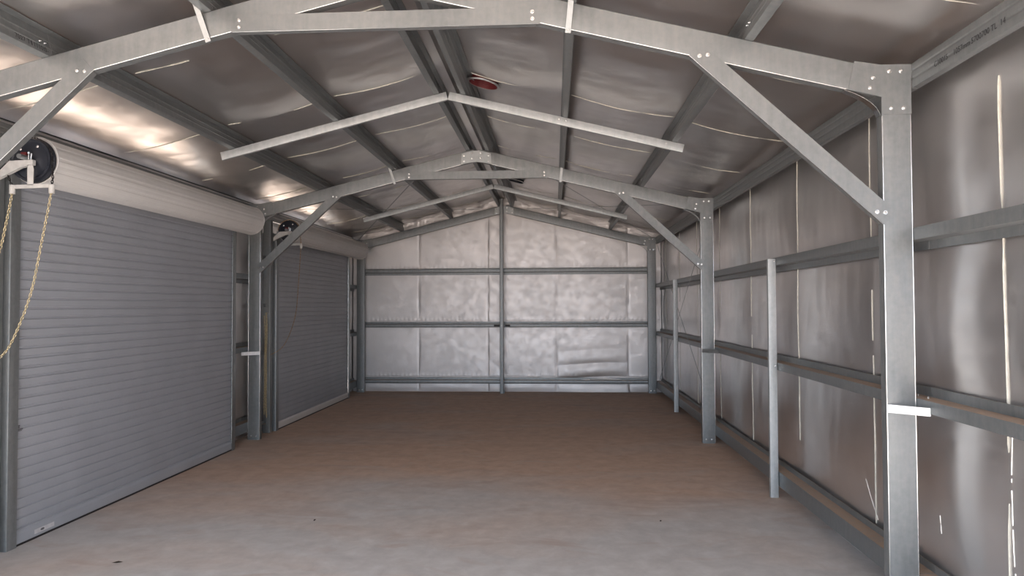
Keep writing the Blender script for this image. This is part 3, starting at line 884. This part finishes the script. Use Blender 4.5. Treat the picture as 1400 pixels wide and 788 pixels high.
# vertical lap edges
def wall_edges(parent, seams, place, z0, zt, seed, wmax=.010, thr=.0, m=None):
    bm = bmesh.new()
    for i, u in enumerate(seams):
        prev = None; n = 140
        for k in range(n+1):
            z = z0+(zt-z0)*k/n
            wv = min(wmax*(2 if i == 2 and m is None else 1), max(0, fbm(z*1.3+i*5.3, seed, 2.0)+thr)*.03)
            wob = .006*math.sin(z*2.3+i)
            if wv < .0006: prev = None; continue
            p, q = place(u+wob, z, wv); cur = (bm.verts.new(p), bm.verts.new(q))
            if prev: bm.faces.new((prev[0], cur[0], cur[1], prev[1]))
            prev = cur
    bmesh.ops.delete(bm, geom=[v for v in bm.verts if not v.link_faces], context='VERTS')
    bmesh.ops.solidify(bm, geom=bm.faces[:], thickness=.0012)
    obj('blanket_edge', bm, m or seam_m, parent)
wall_edges(wr, RSEAM, lambda u, z, w: ((WX-disp_side(u, z, 1.0)+.004, u-.002, z), (WX-disp_side(u, z, 1.0)-w-.002, u-.006, z)), .26, 3.02, 1.0, .0028, .3)
wall_edges(wb, BSEAM, lambda u, z, w: ((u, YB-disp_back(u, z)-.002, z), (u+w*.7, YB-disp_back(u, z)-.006, z)), .03, 3.1, 6.0, .010, .05, foil_back)
# creases on the right wall foil, their glint put into a brighter colour
CR = [[(4.915, .522), (4.852, .416), (4.77, .291)], [(3.395, 1.095), (3.402, .875), (3.396, .609), (3.385, .453)], [(3.330, .915), (3.323, .905), (3.296, .909), (3.287, .806), (3.300, .70), (3.318, .635)], [(3.983, .552), (3.979, .455)]]
bm = bmesh.new()
for c in CR:
    pts = smooth([(WX-disp_side(u, z, 1.0)-.001, u, z) for u, z in c], 14)
    for i in range(len(pts)-1):
        if fbm(pts[i].y*3, pts[i].z*14, 3) > -.22: tube(bm, [pts[i], pts[i+1]], .0014+.0012*abs(fbm(pts[i].y, pts[i].z*9, 1)), 5)
obj('foil_crease', bm, bright_foil, wr)
# front gable: shallow return walls and header round the big open doorway
bm = bmesh.new()
plate(bm, [(-3.1, 0), (-2.75, 0), (-2.75, 2.62), (-3.1, 2.62)], YF-.03, YF)
plate(bm, [(2.75, 0), (3.1, 0), (3.1, 2.62), (2.75, 2.62)], YF-.03, YF)
plate(bm, [(-2.75, zraf(2.75)-.02), (0, zraf(0)+.04), (2.75, zraf(2.75)-.02), (3.1, 2.62), (3.1, zroof(3.1)), (0, zroof(0)), (-3.1, zroof(3.1)), (-3.1, 2.62)][::1], YF-.03, YF)
struct('wall_front', bm, foil_wall)

# outside cladding
bm = bmesh.new(); box(bm, (3.13, YF-.03, -.12), (3.16, YB+.09, 3.25)); struct('wall_right', bm, galv)
bm = bmesh.new()
yy = YF-.03
for a, b in DOORS:
    box(bm, (-3.16, yy, -.12), (-3.13, a, 3.25)); box(bm, (-3.16, a, DH), (-3.13, b, 3.25)); yy = b
box(bm, (-3.16, yy, -.12), (-3.13, YB+.09, 3.25))
struct('wall_left', bm, galv)
bm = bmesh.new(); plate(bm, [(-3.16, -.12), (3.16, -.12), (3.16, zroof(3.16)+.14), (0, zroof(0)+.14), (-3.16, zroof(3.16)+.14)], YB+.06, YB+.09); struct('wall_back', bm, galv)
# folded reveals between the cladding and the door guides
for k, (a, b) in enumerate(DOORS[1:]):
    for m_, yy in enumerate((a, b)):
        bm = bmesh.new(); box(bm, (-3.14, yy-.045 if m_ == 0 else yy-.002, 0), (-2.885, yy+.002 if m_ == 0 else yy+.045, DH)); struct('trim_%d' % (3+k*2+m_), bm, galv)
# floor slab and the ground outside
bm = bmesh.new(); box(bm, (-3.12, YF-.3, -.12), (3.12, YB+.05, 0)); struct('floor', bm, floor_m)
bm = bmesh.new(); box(bm, (-60, -60, -.4), (60, 60, -.122)); struct('ground', bm, soil_m)

# bits lying on the slab
bm = bmesh.new()
for sgn in (-1, 1):
    vs = [bm.verts.new(p) for p in ((-1.97, 4.545, .003), (-1.935, 4.556+sgn*.010, .003+.006*(sgn > 0)), (-1.900, 4.562, .005), (-1.935, 4.553, .010))]
    bm.faces.new(vs)
bmesh.ops.solidify(bm, geom=bm.faces[:], thickness=.0012)
tag(obj('leaf_scrap', bm, leaf_m), 'curled dark leaf scrap on the floor near the first roller door', 'debris')
for x, yy, lab in ((1.803, 5.639, 'small dark chip on the floor right of centre'), (-.936, 5.528, 'small dark chip on the floor left of centre')):
    bm = bmesh.new(); bmesh.ops.create_icosphere(bm, subdivisions=2, radius=.010)
    for v in bm.verts: v.co *= 1+.4*fbm(v.co.x*90, v.co.y*90, x); 
    bmesh.ops.scale(bm, vec=(.8, 1.5, .35), verts=bm.verts[:]); bmesh.ops.translate(bm, vec=(x, yy, .004), verts=bm.verts[:])
    tag(obj('stone_chip', bm, grit_m), lab, 'debris')

# ------------------------------------------------------------------ camera
q = dict(f=960.57, yaw=.05996, pitch=.0256, roll=.00377, X0=.97638)
cam = bpy.data.cameras.new('camera'); co = bpy.data.objects.new('camera', cam); C.objects.link(co)
cam.sensor_fit = 'HORIZONTAL'; cam.sensor_width = 36; cam.lens = q['f']/1400*36; cam.clip_start = .02
ya, pi_, ro = q['yaw'], q['pitch'], q['roll']
fw = V((-math.sin(ya)*math.cos(pi_), math.cos(ya)*math.cos(pi_), math.sin(pi_)))
R = V((math.cos(ya), math.sin(ya), 0)); U = R.cross(fw)
c, s = math.cos(ro), math.sin(ro)
# image x = c*a - s*b ; image y = s*a + c*b
Rx = R*c-U*s; Ux = R*s+U*c
co.matrix_world = Matrix(((Rx.x, Ux.x, -fw.x, q['X0']), (Rx.y, Ux.y, -fw.y, 0), (Rx.z, Ux.z, -fw.z, 1.7), (0, 0, 0, 1)))
bpy.context.scene.camera = co

# ------------------------------------------------------------------ light: open sky and sun outside the doorways
w = bpy.data.worlds.new('World'); bpy.context.scene.world = w; w.use_nodes = True
bg = w.node_tree.nodes['Background']; bg.inputs[0].default_value = (.74, .85, 1.0, 1); bg.inputs[1].default_value = 2.1
sl = bpy.data.lights.new('sun', 'SUN'); sl.energy = 16.0; sl.angle = .01; sl.color = (1, .955, .90)
so = bpy.data.objects.new('sun', sl); C.objects.link(so)
so.rotation_euler = V((-.50, -.55, .67)).to_track_quat('Z', 'Y').to_euler()
vs = bpy.context.scene.view_settings
vs.view_transform = 'Standard'; vs.look = 'None'; vs.gamma = 1; vs.use_curve_mapping = False; vs.exposure = 1.35
bpy.context.scene.cycles.max_bounces = 12; bpy.context.scene.cycles.diffuse_bounces = 6; bpy.context.scene.cycles.glossy_bounces = 8
cy = bpy.context.scene.cycles
cy.use_adaptive_sampling = False
cy.sample_clamp_indirect = 2.5
cy.blur_glossy = 1.5
cy.use_guiding = True
cy.use_denoising = True
cy.denoising_input_passes = 'RGB_ALBEDO_NORMAL'
cy.denoising_prefilter = 'ACCURATE'
